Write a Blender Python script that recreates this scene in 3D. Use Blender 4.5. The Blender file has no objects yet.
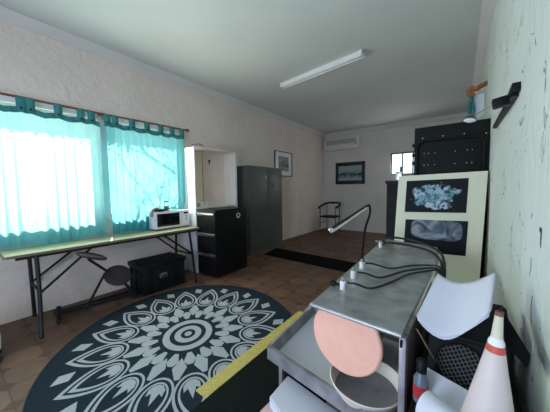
import bpy, bmesh, math, random
from mathutils import Vector, Matrix
random.seed(7)
PI = math.pi
S = bpy.context.scene
C = S.collection

# ------------------------------------------------------------------ camera, world, sun, exposure
CAM_H = 1.40
YAW, PITCH, ROLL, FPX = -0.63873, 0.066486, -0.011684, 248.98
cam = bpy.data.cameras.new('camera'); camo = bpy.data.objects.new('camera', cam); C.objects.link(camo)
cam.sensor_fit = 'HORIZONTAL'; cam.sensor_width = 36.0; cam.lens = 36.0 * FPX / 550.0
cam.clip_start = 0.02
fw = Vector((math.sin(YAW) * math.cos(PITCH), math.cos(YAW) * math.cos(PITCH), -math.sin(PITCH)))
rt = Vector((math.cos(YAW), -math.sin(YAW), 0)); up = rt.cross(fw)
r2 = rt * math.cos(ROLL) + up * math.sin(ROLL); u2 = -rt * math.sin(ROLL) + up * math.cos(ROLL)
camo.matrix_world = Matrix(((r2.x, u2.x, -fw.x, 0), (r2.y, u2.y, -fw.y, 0), (r2.z, u2.z, -fw.z, CAM_H), (0, 0, 0, 1)))
S.camera = camo

S.view_settings.view_transform = 'Standard'; S.view_settings.look = 'None'
S.view_settings.gamma = 1.0; S.view_settings.use_curve_mapping = False
S.view_settings.exposure = 0.0

w = bpy.data.worlds.new('world'); S.world = w; w.use_nodes = True
bg = w.node_tree.nodes['Background']; bg.inputs[0].default_value = (0.80, 0.93, 1.0, 1); bg.inputs[1].default_value = 2.2

sl = bpy.data.lights.new('sun', 'SUN'); sl.energy = 26.0; sl.angle = math.radians(0.9); sl.color = (1.0, 0.95, 0.86)
so = bpy.data.objects.new('sun', sl); C.objects.link(so)
so.rotation_euler = Vector((1.0, -0.41, -0.95)).to_track_quat('-Z', 'Y').to_euler()

def area(name, loc, direction, sx, sy, energy, color):
    l = bpy.data.lights.new(name, 'AREA'); l.shape = 'RECTANGLE'; l.size = sx; l.size_y = sy
    l.energy = energy; l.color = color
    o = bpy.data.objects.new(name, l); C.objects.link(o); o.location = loc
    o.rotation_euler = Vector(direction).to_track_quat('-Z', 'Y').to_euler()
    return o
# daylight through the two curtained windows and through the open doorway behind the viewer
area('window_daylight', (-3.62, 0.75, 1.6), (1, 0.0, 0.05), 1.4, 1.15, 17, (1.0, 0.97, 0.86))
area('window_daylight', (-3.62, 1.95, 1.6), (1, 0.2, 0.05), 1.4, 1.15, 22, (1.0, 0.95, 0.84))
area('doorway_daylight', (-1.15, -1.55, 1.15), (0.0, 1, 0.16), 1.0, 2.0, 66, (0.58, 0.68, 1.0))
area('window_daylight', (-1.27, 8.05, 2.11), (-0.3, -1, -0.25), 0.8, 0.6, 9, (0.95, 0.97, 1.0))

# ------------------------------------------------------------------ materials
def N(nt, t, **kw):
    n = nt.nodes.new(t)
    for k, v in kw.items(): setattr(n, k, v)
    return n
def mat(name, col, rough=0.6, metal=0.0, spec=0.5, var=0.12, vscale=6.0, bump=0.0, bscale=40.0, stretch=(1, 1, 1)):
    m = bpy.data.materials.new(name); m.use_nodes = True; nt = m.node_tree; b = nt.nodes['Principled BSDF']
    b.inputs['Roughness'].default_value = rough; b.inputs['Metallic'].default_value = metal
    b.inputs['Specular IOR Level'].default_value = spec
    tc = N(nt, 'ShaderNodeTexCoord'); mp = N(nt, 'ShaderNodeMapping'); mp.inputs['Scale'].default_value = stretch
    nt.links.new(tc.outputs['Object'], mp.inputs[0])
    no = N(nt, 'ShaderNodeTexNoise'); no.inputs['Scale'].default_value = vscale; no.inputs['Detail'].default_value = 4
    nt.links.new(mp.outputs[0], no.inputs['Vector'])
    cr = N(nt, 'ShaderNodeValToRGB'); e = cr.color_ramp.elements
    e[0].position = 0.3; e[1].position = 0.7
    e[0].color = tuple(c * (1 - var) for c in col) + (1,); e[1].color = tuple(min(1, c * (1 + var)) for c in col) + (1,)
    nt.links.new(no.outputs['Fac'], cr.inputs[0]); nt.links.new(cr.outputs[0], b.inputs['Base Color'])
    if bump:
        n2 = N(nt, 'ShaderNodeTexNoise'); n2.inputs['Scale'].default_value = bscale; n2.inputs['Detail'].default_value = 5
        nt.links.new(mp.outputs[0], n2.inputs['Vector'])
        bp = N(nt, 'ShaderNodeBump'); bp.inputs['Strength'].default_value = bump; bp.inputs['Distance'].default_value = 0.01
        nt.links.new(n2.outputs['Fac'], bp.inputs['Height']); nt.links.new(bp.outputs[0], b.inputs['Normal'])
    return m
def M2(nt, op, a, b=None, c=None):
    n = N(nt, 'ShaderNodeMath', operation=op)
    for i, v in enumerate((a, b, c)):
        if v is None: continue
        if isinstance(v, (int, float)): n.inputs[i].default_value = v
        else: nt.links.new(v, n.inputs[i])
    return n.outputs[0]

def plaster(name, col, stretch, strength, dark=(0.30, 0.33, 0.30), crack=0.0):
    m = mat(name, col, 0.85, var=0.05, vscale=1.6); nt = m.node_tree; b = nt.nodes['Principled BSDF']
    tc = N(nt, 'ShaderNodeTexCoord'); mp = N(nt, 'ShaderNodeMapping'); mp.inputs['Scale'].default_value = stretch
    nt.links.new(tc.outputs['Object'], mp.inputs[0])
    n1 = N(nt, 'ShaderNodeTexNoise'); n1.inputs['Scale'].default_value = 5; n1.inputs['Detail'].default_value = 8; n1.inputs['Distortion'].default_value = 1.2
    n2 = N(nt, 'ShaderNodeTexNoise'); n2.inputs['Scale'].default_value = 22; n2.inputs['Detail'].default_value = 6
    nt.links.new(mp.outputs[0], n1.inputs[0]); nt.links.new(mp.outputs[0], n2.inputs[0])
    h = M2(nt, 'ADD', n1.outputs['Fac'], M2(nt, 'MULTIPLY', n2.outputs['Fac'], 0.35))
    bp = N(nt, 'ShaderNodeBump'); bp.inputs['Strength'].default_value = strength; bp.inputs['Distance'].default_value = 0.03
    nt.links.new(h, bp.inputs['Height']); nt.links.new(bp.outputs[0], b.inputs['Normal'])
    if crack:
        v = N(nt, 'ShaderNodeTexNoise'); v.inputs['Scale'].default_value = 2.2; v.inputs['Detail'].default_value = 3; v.inputs['Distortion'].default_value = 2.5
        nt.links.new(mp.outputs[0], v.inputs[0])
        line = M2(nt, 'LESS_THAN', M2(nt, 'ABSOLUTE', M2(nt, 'SUBTRACT', v.outputs['Fac'], 0.5)), 0.006)
        g = N(nt, 'ShaderNodeTexNoise'); g.inputs['Scale'].default_value = 3.0
        nt.links.new(tc.outputs['Object'], g.inputs[0])
        k = M2(nt, 'MULTIPLY', line, M2(nt, 'GREATER_THAN', g.outputs['Fac'], 0.55))
        sp = N(nt, 'ShaderNodeTexVoronoi'); sp.inputs['Scale'].default_value = 7
        nt.links.new(tc.outputs['Object'], sp.inputs[0])
        dot = M2(nt, 'LESS_THAN', sp.outputs['Distance'], 0.075)
        k = M2(nt, 'MAXIMUM', k, dot)
        mx = N(nt, 'ShaderNodeMix', data_type='RGBA'); mx.inputs['B'].default_value = dark + (1,)
        src = b.inputs['Base Color'].links[0].from_socket
        nt.links.new(M2(nt, 'MULTIPLY', k, crack), mx.inputs['Factor']); nt.links.new(src, mx.inputs['A'])
        nt.links.new(mx.outputs['Result'], b.inputs['Base Color'])
    return m

def tile_mat():
    m = bpy.data.materials.new('terracotta_tile'); m.use_nodes = True; nt = m.node_tree; b = nt.nodes['Principled BSDF']
    b.inputs['Roughness'].default_value = 0.55; b.inputs['Specular IOR Level'].default_value = 0.35
    tc = N(nt, 'ShaderNodeTexCoord'); sx = N(nt, 'ShaderNodeSeparateXYZ')
    nt.links.new(tc.outputs['Object'], sx.inputs[0])
    P = 0.26
    def cell(s, o):
        u = M2(nt, 'MULTIPLY', M2(nt, 'ADD', s, o), 1 / P)
        return u, M2(nt, 'ABSOLUTE', M2(nt, 'SUBTRACT', M2(nt, 'FRACT', u), 0.5))
    u, a = cell(sx.outputs[0], 20.0); v, c = cell(sx.outputs[1], 20.07)
    corner = M2(nt, 'GREATER_THAN', M2(nt, 'ADD', a, c), 0.80)
    grout = M2(nt, 'GREATER_THAN', M2(nt, 'MAXIMUM', a, c), 0.482)
    grout2 = M2(nt, 'LESS_THAN', M2(nt, 'ABSOLUTE', M2(nt, 'SUBTRACT', M2(nt, 'ADD', a, c), 0.80)), 0.018)
    cb = N(nt, 'ShaderNodeCombineXYZ'); nt.links.new(M2(nt, 'FLOOR', u), cb.inputs[0]); nt.links.new(M2(nt, 'FLOOR', v), cb.inputs[1])
    wn = N(nt, 'ShaderNodeTexWhiteNoise', noise_dimensions='3D'); nt.links.new(cb.outputs[0], wn.inputs['Vector'])
    no = N(nt, 'ShaderNodeTexNoise'); no.inputs['Scale'].default_value = 9; no.inputs['Detail'].default_value = 5
    nt.links.new(tc.outputs['Object'], no.inputs[0])
    f = M2(nt, 'ADD', M2(nt, 'MULTIPLY', wn.outputs['Value'], 0.45), M2(nt, 'MULTIPLY', no.outputs['Fac'], 0.6))
    cr = N(nt, 'ShaderNodeValToRGB'); e = cr.color_ramp.elements
    e[0].position = 0.2; e[0].color = (0.085, 0.044, 0.028, 1); e[1].position = 0.8; e[1].color = (0.185, 0.103, 0.064, 1)
    nt.links.new(f, cr.inputs[0])
    m1 = N(nt, 'ShaderNodeMix', data_type='RGBA'); m1.inputs['B'].default_value = (0.080, 0.040, 0.025, 1)
    nt.links.new(corner, m1.inputs['Factor']); nt.links.new(cr.outputs[0], m1.inputs['A'])
    m2 = N(nt, 'ShaderNodeMix', data_type='RGBA'); m2.inputs['B'].default_value = (0.06, 0.036, 0.024, 1)
    nt.links.new(M2(nt, 'MULTIPLY', M2(nt, 'MAXIMUM', grout, grout2), 0.8), m2.inputs['Factor']); nt.links.new(m1.outputs['Result'], m2.inputs['A'])
    nt.links.new(m2.outputs['Result'], b.inputs['Base Color'])
    bp = N(nt, 'ShaderNodeBump'); bp.inputs['Strength'].default_value = 0.4; bp.inputs['Distance'].default_value = 0.004
    nt.links.new(M2(nt, 'SUBTRACT', no.outputs['Fac'], M2(nt, 'MAXIMUM', grout, grout2)), bp.inputs['Height']); nt.links.new(bp.outputs[0], b.inputs['Normal'])
    return m

def curtain_mat(name, col, trans, mixf=0.6):
    m = bpy.data.materials.new(name); m.use_nodes = True; nt = m.node_tree
    for n in list(nt.nodes): nt.nodes.remove(n)
    out = N(nt, 'ShaderNodeOutputMaterial'); d = N(nt, 'ShaderNodeBsdfDiffuse'); t = N(nt, 'ShaderNodeBsdfTranslucent')
    d.inputs[0].default_value = col + (1,)
    tc = N(nt, 'ShaderNodeTexCoord'); no = N(nt, 'ShaderNodeTexNoise'); no.inputs['Scale'].default_value = 60
    nt.links.new(tc.outputs['Object'], no.inputs[0])
    cr = N(nt, 'ShaderNodeValToRGB'); e = cr.color_ramp.elements
    e[0].color = tuple(c * 0.9 for c in trans) + (1,); e[1].color = trans + (1,); e[0].position = 0.35; e[1].position = 0.65
    nt.links.new(no.outputs['Fac'], cr.inputs[0]); nt.links.new(cr.outputs[0], t.inputs[0])
    mx = N(nt, 'ShaderNodeMixShader'); mx.inputs[0].default_value = mixf
    nt.links.new(d.outputs[0], mx.inputs[1]); nt.links.new(t.outputs[0], mx.inputs[2]); nt.links.new(mx.outputs[0], out.inputs[0])
    return m

def glass_mat(name='window_glass'):
    m = bpy.data.materials.new(name); m.use_nodes = True; nt = m.node_tree
    for n in list(nt.nodes): nt.nodes.remove(n)
    out = N(nt, 'ShaderNodeOutputMaterial'); t = N(nt, 'ShaderNodeBsdfTransparent'); g = N(nt, 'ShaderNodeBsdfGlossy')
    t.inputs[0].default_value = (0.95, 0.98, 0.97, 1); g.inputs['Roughness'].default_value = 0.03
    lw = N(nt, 'ShaderNodeLayerWeight'); lw.inputs[0].default_value = 0.3
    mx = N(nt, 'ShaderNodeMixShader'); nt.links.new(M2(nt, 'MULTIPLY', lw.outputs['Fresnel'], 0.5), mx.inputs[0])
    nt.links.new(t.outputs[0], mx.inputs[1]); nt.links.new(g.outputs[0], mx.inputs[2]); nt.links.new(mx.outputs[0], out.inputs[0])
    return m

MT = dict(
    wall_l=plaster('rough_plaster', (0.80, 0.69, 0.61), (1, 1, 1), 0.9),
    wall_b=plaster('smooth_plaster', (0.70, 0.665, 0.61), (1, 1, 1), 0.15),
    wall_r=plaster('trowelled_plaster', (0.72, 0.78, 0.72), (1, 1.1, 0.75), 0.45, dark=(0.16, 0.19, 0.17), crack=0.8),
    ceil=mat('ceiling_paint', (0.66, 0.69, 0.645), 0.8, var=0.04, vscale=1.2, bump=0.05, bscale=3),
    corn=mat('cornice_paint', (0.74, 0.71, 0.67), 0.7, var=0.04, vscale=2),
    tile=tile_mat(),
    white=mat('white_enamel', (0.78, 0.79, 0.78), 0.35, var=0.03),
    offwhite=mat('off_white_paint', (0.74, 0.70, 0.62), 0.6, var=0.04),
    beige=mat('beige_panel', (0.78, 0.66, 0.55), 0.7, var=0.04, vscale=3),
    card=mat('cardboard', (0.42, 0.32, 0.22), 0.8, var=0.1),
    whiteplas=mat('white_plastic', (0.80, 0.80, 0.80), 0.4, var=0.03),
    black=mat('black_paint', (0.006, 0.0065, 0.007), 0.45, spec=0.18, var=0.3),
    blackm=mat('black_matte', (0.005, 0.0055, 0.006), 0.8, spec=0.1, var=0.3),
    blackg=mat('black_glass', (0.006, 0.006, 0.008), 0.12, var=0.1),
    rubber=mat('black_rubber', (0.015, 0.015, 0.016), 0.6, var=0.2),
    casem=mat('case_panel', (0.008, 0.0105, 0.010), 0.55, spec=0.15, var=0.25, vscale=12),
    grey=mat('grey_locker_paint', (0.105, 0.112, 0.100), 0.42, spec=0.25, var=0.08, vscale=3),
    dgrey=mat('dark_grey_plastic', (0.06, 0.062, 0.065), 0.55, var=0.1),
    trunk=mat('trunk_plastic', (0.006, 0.009, 0.010), 0.45, spec=0.2, var=0.3, vscale=20),
    alu=mat('aluminium', (0.62, 0.63, 0.64), 0.3, metal=1.0, var=0.1),
    steel=mat('scuffed_steel', (0.40, 0.42, 0.42), 0.42, metal=0.55, var=0.25, vscale=11, bump=0.06, bscale=30),
    steeld=mat('dull_steel_rim', (0.34, 0.33, 0.34), 0.5, metal=0.7, var=0.3, vscale=14, bump=0.1),
    chrome=mat('chrome', (0.75, 0.75, 0.75), 0.15, metal=1.0, var=0.04),
    tabletop=mat('yellowed_tabletop', (0.47, 0.44, 0.28), 0.45, var=0.1, vscale=4, stretch=(8, 1, 1)),
    tableedge=mat('tabletop_edge', (0.17, 0.13, 0.085), 0.6, var=0.1),
    dkframe=mat('dark_tube_steel', (0.010, 0.011, 0.013), 0.5, spec=0.25, var=0.2),
    seat=mat('brown_vinyl', (0.032, 0.022, 0.022), 0.6, spec=0.2, var=0.2, vscale=10),
    rug=mat('dark_slate_rug', (0.020, 0.031, 0.041), 0.98, spec=0.05, var=0.22, vscale=120, bump=0.5, bscale=260),
    rugw=mat('pale_rug_pile', (0.40, 0.43, 0.45), 0.98, spec=0.05, var=0.15, vscale=120, bump=0.5, bscale=260),
    mat_d=mat('dark_green_mat', (0.010, 0.014, 0.012), 0.95, spec=0.05, var=0.2, vscale=90, bump=0.5, bscale=120),
    mat_y=mat('yellow_edge', (0.52, 0.42, 0.11), 0.8, var=0.15, vscale=40, bump=0.3, bscale=120),
    mat_b=mat('charcoal_mat', (0.006, 0.006, 0.007), 0.95, spec=0.05, var=0.2, vscale=60, bump=0.3),
    wood=mat('red_brown_wood', (0.17, 0.065, 0.035), 0.45, var=0.2, vscale=12),
    wood2=mat('tan_wood', (0.34, 0.22, 0.12), 0.6, var=0.15),
    orange=mat('salmon_grinding_face', (0.90, 0.49, 0.36), 0.7, var=0.04, vscale=18, bump=0.05),
    cream=mat('cream_board', (0.72, 0.71, 0.55), 0.6, var=0.03, vscale=2),
    paper=mat('white_paper', (0.62, 0.64, 0.70), 0.7, var=0.02),
    pink=mat('pink_card', (0.62, 0.40, 0.38), 0.7, var=0.05),
    frame=mat('black_frame', (0.012, 0.012, 0.012), 0.4, var=0.1),
    red=mat('red_band', (0.52, 0.08, 0.05), 0.5, var=0.08),
    label=mat('red_label', (0.42, 0.02, 0.03), 0.5, var=0.08),
    bluep=mat('blue_grey_bottle', (0.12, 0.16, 0.20), 0.3, var=0.1),
    conep=mat('pinkish_white_plastic', (0.60, 0.52, 0.49), 0.5, var=0.07, vscale=7),
    tipp=mat('cream_nozzle', (0.62, 0.60, 0.44), 0.5, var=0.1),
    rust=mat('rusty_orange', (0.30, 0.10, 0.04), 0.6, var=0.3, vscale=20),
    tealc=mat('teal_cloth', (0.03, 0.22, 0.21), 0.8, var=0.2, vscale=20),
    skin=mat('brown_handle', (0.40, 0.22, 0.16), 0.6, var=0.15),
    led=mat('frosted_lamp_strip', (0.92, 0.92, 0.92), 0.3, var=0.02),
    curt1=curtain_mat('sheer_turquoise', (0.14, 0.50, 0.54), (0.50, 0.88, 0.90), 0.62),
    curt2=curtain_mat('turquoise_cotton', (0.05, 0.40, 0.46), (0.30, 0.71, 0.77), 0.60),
    head=curtain_mat('doubled_teal', (0.085, 0.33, 0.32), (0.05, 0.26, 0.27), 0.2),
    glass=glass_mat(),
    clear=glass_mat('clear_jar_glass'),
    leafm=mat('leaf_green', (0.03, 0.08, 0.02), 0.7, var=0.3),
    ground=mat('sunlit_paving', (0.55, 0.52, 0.46), 0.9, var=0.1),
    bark=mat('bark', (0.08, 0.06, 0.045), 0.9, var=0.3),
    brownp=mat('smoky_plastic', (0.10, 0.08, 0.085), 0.35, var=0.2),
    pgrey=mat('pale_print_paper', (0.42, 0.43, 0.46), 0.7, var=0.15, vscale=18),
    slurry=mat('wet_slurry', (0.24, 0.23, 0.25), 0.4, var=0.2, vscale=14),
    tube=mat('lamp_tube_glass', (0.80, 0.80, 0.78), 0.25, var=0.02),
    seam=mat('seam_line', (0.36, 0.36, 0.33), 0.9, var=0.05),
    chip=mat('plaster_hole', (0.06, 0.065, 0.06), 0.95, var=0.3, vscale=60),
)

def print_mat(name, c1, c2, c3, cx, cy, sx, sy, sc, rnd=0.0, box=False):
    """a printed picture: pale lumpy figure on black, in the object's own coordinates (x across, z up)"""
    m = bpy.data.materials.new(name); m.use_nodes = True; nt = m.node_tree; b = nt.nodes['Principled BSDF']
    b.inputs['Roughness'].default_value = 0.5; b.inputs['Specular IOR Level'].default_value = 0.12
    tc = N(nt, 'ShaderNodeTexCoord'); s = N(nt, 'ShaderNodeSeparateXYZ'); nt.links.new(tc.outputs['Object'], s.inputs[0])
    X = M2(nt, 'DIVIDE', M2(nt, 'SUBTRACT', s.outputs[0], cx), sx); Z = M2(nt, 'DIVIDE', M2(nt, 'SUBTRACT', s.outputs[2], cy), sy)
    ex = 4.0 if box else 2.0
    r = M2(nt, 'ADD', M2(nt, 'POWER', M2(nt, 'ABSOLUTE', X), ex), M2(nt, 'POWER', M2(nt, 'ABSOLUTE', Z), ex))
    n = N(nt, 'ShaderNodeTexNoise'); n.inputs['Scale'].default_value = sc; n.inputs['Detail'].default_value = 2; nt.links.new(tc.outputs['Object'], n.inputs[0])
    n2 = N(nt, 'ShaderNodeTexNoise'); n2.inputs['Scale'].default_value = sc * 1.3; n2.inputs['Detail'].default_value = 4; n2.inputs['Distortion'].default_value = 2.5
    n2.inputs['Detail'].default_value = 1.5; n2.inputs['Distortion'].default_value = 1.5; nt.links.new(tc.outputs['Object'], n2.inputs[0])
    mask = M2(nt, 'SUBTRACT', 1.0, M2(nt, 'ADD', r, M2(nt, 'MULTIPLY', M2(nt, 'SUBTRACT', n.outputs['Fac'], 0.5), rnd)))
    mk = M2(nt, 'MULTIPLY', mask, 5.0); mk.node.use_clamp = True
    cr = N(nt, 'ShaderNodeValToRGB'); e = cr.color_ramp.elements
    e[0].position = 0.36; e[0].color = c1 + (1,); e[1].position = 0.62; e[1].color = c3 + (1,)
    k = cr.color_ramp.elements.new(0.49); k.color = c2 + (1,)
    nt.links.new(n2.outputs['Fac'], cr.inputs[0])
    mx = N(nt, 'ShaderNodeMix', data_type='RGBA'); mx.inputs['A'].default_value = (0.008, 0.010, 0.014, 1)
    nt.links.new(mk, mx.inputs['Factor']); nt.links.new(cr.outputs[0], mx.inputs['B']); nt.links.new(mx.outputs['Result'], b.inputs['Base Color'])
    return m

# ------------------------------------------------------------------ mesh helpers (world coordinates in, local coordinates out)
class MB:
    def __init__(s): s.b = bmesh.new(); s.mats = []
    def mi(s, m):
        if m not in s.mats: s.mats.append(m)
        return s.mats.index(m)
    def box(s, lo, hi, m, bev=0.0, rot=None, about=None):
        lo, hi = Vector(lo), Vector(hi); c = (lo + hi) / 2; d = hi - lo
        t = bmesh.new(); bmesh.ops.create_cube(t, size=1.0)
        for v in t.verts: v.co = Vector((v.co.x * d.x, v.co.y * d.y, v.co.z * d.z))
        if bev: bmesh.ops.bevel(t, geom=t.edges[:], offset=min(bev, min(d) * 0.45), segments=2, affect='EDGES', profile=0.6)
        if rot is not None:
            p = Vector(about) if about is not None else c
            for v in t.verts: v.co = rot @ (v.co + c - p) + p
        else:
            for v in t.verts: v.co += c
        s.merge(t, m); return s
    def merge(s, t, m, smooth=False):
        i = s.mi(m); vm = {}
        for v in t.verts: vm[v] = s.b.verts.new(v.co)
        for f in t.faces:
            try: g = s.b.faces.new([vm[v] for v in f.verts]); g.material_index = i; g.smooth = smooth or f.smooth
            except ValueError: pass
        t.free()
    def face(s, pts, m, smooth=False):
        f = s.b.faces.new([s.b.verts.new(Vector(p)) for p in pts]); f.material_index = s.mi(m); f.smooth = smooth; return f
    def tube(s, pts, r, m, seg=8, cap=True, closed=False):
        pts = [Vector(p) for p in pts]; n = len(pts); i = s.mi(m); rings = []
        rr = r if isinstance(r, (list, tuple)) else [r] * n
        prev = None
        for k, p in enumerate(pts):
            if closed: d = pts[(k + 1) % n] - pts[k - 1]
            else: d = (pts[min(k + 1, n - 1)] - pts[max(k - 1, 0)])
            d.normalize()
            a = prev if prev is not None else (Vector((0, 0, 1)) if abs(d.z) < 0.9 else Vector((1, 0, 0)))
            a = (a - d * a.dot(d)).normalized(); prev = a; bb = d.cross(a)
            rings.append([s.b.verts.new(p + (a * math.cos(2 * PI * q / seg) + bb * math.sin(2 * PI * q / seg)) * rr[k]) for q in range(seg)])
        for k in range(n if closed else n - 1):
            A, B = rings[k], rings[(k + 1) % n]
            for q in range(seg):
                f = s.b.faces.new([A[q], A[(q + 1) % seg], B[(q + 1) % seg], B[q]]); f.material_index = i; f.smooth = True
        if cap and not closed:
            f = s.b.faces.new(rings[0][::-1]); f.material_index = i
            f = s.b.faces.new(rings[-1]); f.material_index = i
        return s
    def bar(s, a, b, wd, m, th=None):
        """square section bar from a to b"""
        a, b = Vector(a), Vector(b); d = (b - a).normalized(); th = th or wd
        z = Vector((0, 0, 1)) if abs(d.z) < 0.95 else Vector((0, 1, 0))
        x = d.cross(z).normalized(); y = x.cross(d)
        A = [s.b.verts.new(a + x * sx * wd / 2 + y * sy * th / 2) for sx, sy in ((-1, -1), (1, -1), (1, 1), (-1, 1))]
        B = [s.b.verts.new(b + x * sx * wd / 2 + y * sy * th / 2) for sx, sy in ((-1, -1), (1, -1), (1, 1), (-1, 1))]
        i = s.mi(m)
        for f in ([A[3], A[2], A[1], A[0]], B) + tuple([A[q], A[(q + 1) % 4], B[(q + 1) % 4], B[q]] for q in range(4)):
            g = s.b.faces.new(f); g.material_index = i
        return s
    def lathe(s, prof, c, m, seg=28, axis=None):
        """prof: (radius, height) pairs about axis through c"""
        ax = Vector(axis).normalized() if axis else Vector((0, 0, 1)); q = Vector((0, 0, 1)).rotation_difference(ax)
        c = Vector(c); i = s.mi(m); rings = []
        for r, h in prof:
            if r < 1e-5: rings.append([s.b.verts.new(c + q @ Vector((0, 0, h)))])
            else: rings.append([s.b.verts.new(c + q @ Vector((r * math.cos(2 * PI * k / seg), r * math.sin(2 * PI * k / seg), h))) for k in range(seg)])
        for A, B in zip(rings, rings[1:]):
            for k in range(seg):
                a = [A[k], A[(k + 1) % seg]] if len(A) > 1 else [A[0]]
                b = [B[(k + 1) % seg], B[k]] if len(B) > 1 else [B[0]]
                if len(a + b) > 2:
                    f = s.b.faces.new(a + b); f.material_index = i; f.smooth = True
        return s
    def prism(s, poly, m, vec, bev=0):
        """extrude a flat polygon (list of 3D points) along vec"""
        t = bmesh.new(); f = t.faces.new([t.verts.new(Vector(p)) for p in poly])
        r = bmesh.ops.extrude_face_region(t, geom=[f])
        for v in [g for g in r['geom'] if isinstance(g, bmesh.types.BMVert)]: v.co += Vector(vec)
        bmesh.ops.recalc_face_normals(t, faces=t.faces[:])
        if bev: bmesh.ops.bevel(t, geom=t.edges[:], offset=bev, segments=2, affect='EDGES')
        s.merge(t, m); return s
    def build(s, name, parent=None, label=None, kind=None, cat=None, group=None, loc=None, recalc=True, solid=0, sharp=True):
        if recalc: bmesh.ops.recalc_face_normals(s.b, faces=s.b.faces[:])
        base = Vector(loc) if loc is not None else Vector((0, 0, 0))
        p = parent
        if p is not None:
            while p.parent is not None: p = p.parent
            base = p.location.copy()
        for v in s.b.verts: v.co -= base
        me = bpy.data.meshes.new(name); s.b.to_mesh(me); s.b.free()
        for m in s.mats: me.materials.append(m)
        if sharp and hasattr(me, 'set_sharp_from_angle'): me.set_sharp_from_angle(angle=math.radians(40))
        o = bpy.data.objects.new(name, me); C.objects.link(o)
        if parent is not None: o.parent = parent
        else: o.location = base
        if label: o['label'] = label
        if kind: o['kind'] = kind
        if cat: o['category'] = cat
        if group: o['group'] = group
        if solid:
            md = o.modifiers.new('thickness', 'SOLIDIFY'); md.thickness = solid; md.offset = 0
        return o
def thing(name, label, cat, loc=(0, 0, 0), group=None):
    o = bpy.data.objects.new(name, None); C.objects.link(o); o.location = loc; o.empty_display_size = 0.1
    o['label'] = label; o['category'] = cat
    if group: o['group'] = group
    return o
def spline(pts, n=8):
    """Catmull-Rom through pts"""
    P = [Vector(p) for p in pts]; P = [P[0] * 2 - P[1]] + P + [P[-1] * 2 - P[-2]]; out = []
    for i in range(1, len(P) - 2):
        for k in range(n):
            t = k / n; a, b, c, d = P[i - 1:i + 3]
            out.append(0.5 * ((2 * b) + (c - a) * t + (2 * a - 5 * b + 4 * c - d) * t * t + (3 * b - a - 3 * c + d) * t ** 3))
    out.append(P[-2]); return out
RX = lambda a: Matrix.Rotation(a, 3, 'X')
RY = lambda a: Matrix.Rotation(a, 3, 'Y')
RZ = lambda a: Matrix.Rotation(a, 3, 'Z')

# ------------------------------------------------------------------ the setting
XL, XR, YB, YN, ZC = -3.87, 0.225, 8.14, -1.7, 3.28
MB().box((XL - .3, YN - .3, -.1), (XR + .3, YB + .3, 0), MT['tile']).build('floor', kind='structure')
MB().box((XL - .3, YN - .3, ZC), (XR + .3, YB + .3, ZC + .12), MT['ceil']).build('ceiling', kind='structure')
Z0, Z1 = 1.04, 2.37
W1, W2 = (-0.55, 1.31), (1.405, 2.50)
wl = MB(); m = MT['wall_l']; T = 0.22
for a, b, lo, hi in ((YN - .3, W1[0], 0, ZC), (W1[1], W2[0], 0, ZC), (W2[1], YB + .3, 0, ZC), (W1[0], W1[1], 0, Z0), (W1[0], W1[1], Z1, ZC), (W2[0], W2[1], 0, Z0), (W2[0], W2[1], Z1, ZC)):
    wl.box((XL - T, a, lo), (XL, b, hi), m)
wl.build('wall_left', kind='structure')
# back wall with small window
BW = (-1.70, -0.85, 1.79, 2.44); wb = MB(); m = MT['wall_b']
wb.box((XL, YB, 0), (BW[0], YB + .2, ZC), m).box((BW[1], YB, 0), (XR, YB + .2, ZC), m)
wb.box((BW[0], YB, 0), (BW[1], YB + .2, BW[2]), m).box((BW[0], YB, BW[3]), (BW[1], YB + .2, ZC), m)
wb.build('wall_back', kind='structure')
wr = MB().box((XR, YN - .3, 0), (XR + .2, YB + .3, ZC), MT['wall_r']).build('wall_right', kind='structure')
def chip(pts, name='plaster_chip'):
    b = MB(); b.prism([(XR - 0.0015, y, z) for y, z in pts], MT['chip'], (0.001, 0, 0)); o = b.build(name); o.parent = wr; o['kind'] = 'structure'
def blob(y, z, ry, rz, n=10, tilt=0.0, s=1):
    R = random.Random(s); out = []
    for k in range(n):
        a = 2 * PI * k / n; q = 0.75 + R.random() * 0.5; u = math.cos(a) * ry * q; v = math.sin(a) * rz * q
        out.append((y + u * math.cos(tilt) - v * math.sin(tilt), z + u * math.sin(tilt) + v * math.cos(tilt)))
    return out
chip(blob(1.20, 1.225, .008, .030, s=3)); chip(blob(1.21, 1.252, .015, .008, s=5)); chip(blob(1.70, 1.95, .007, .008, s=6))
def crackline(pts, wd=0.003):
    L = []; Rr = []
    for (y, z) in pts: L.append((y - wd, z)); Rr.append((y + wd, z))
    chip(L + Rr[::-1], 'plaster_crack')
crackline([(1.33, 1.06), (1.315, 1.10), (1.32, 1.13)], .0016); crackline([(1.27, 1.00), (1.28, .95), (1.265, .90)], .0016)
# near wall with an open doorway behind the viewer
m = MT['wall_b']; wn = MB()
wn.box((XL, YN - .2, 0), (-1.7, YN, ZC), m).box((-.6, YN - .2, 0), (XR, YN, ZC), m).box((-1.7, YN - .2, 2.2), (-.6, YN, ZC), m)
wn.build('wall_near', kind='structure')
# cornices
def cornice(n, prof_pts, vec):
    b = MB(); b.prism(prof_pts, MT['corn'], vec); return b.build(n, kind='structure')
cw = 0.10
def prof(f): return [f(0, 0), f(cw, 0), f(cw, -.015), f(cw * .55, -cw * .5), f(.018, -cw * .95), f(0, -cw)]
cornice('trim_1', prof(lambda d, z: (XL + d, YN, ZC + z)), (0, YB - YN, 0))
cornice('trim_2', prof(lambda d, z: (XR - d, YN, ZC + z)), (0, YB - YN, 0))
cornice('trim_3', prof(lambda d, z: (XL, YB - d, ZC + z)), (XR - XL, 0, 0))
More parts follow.
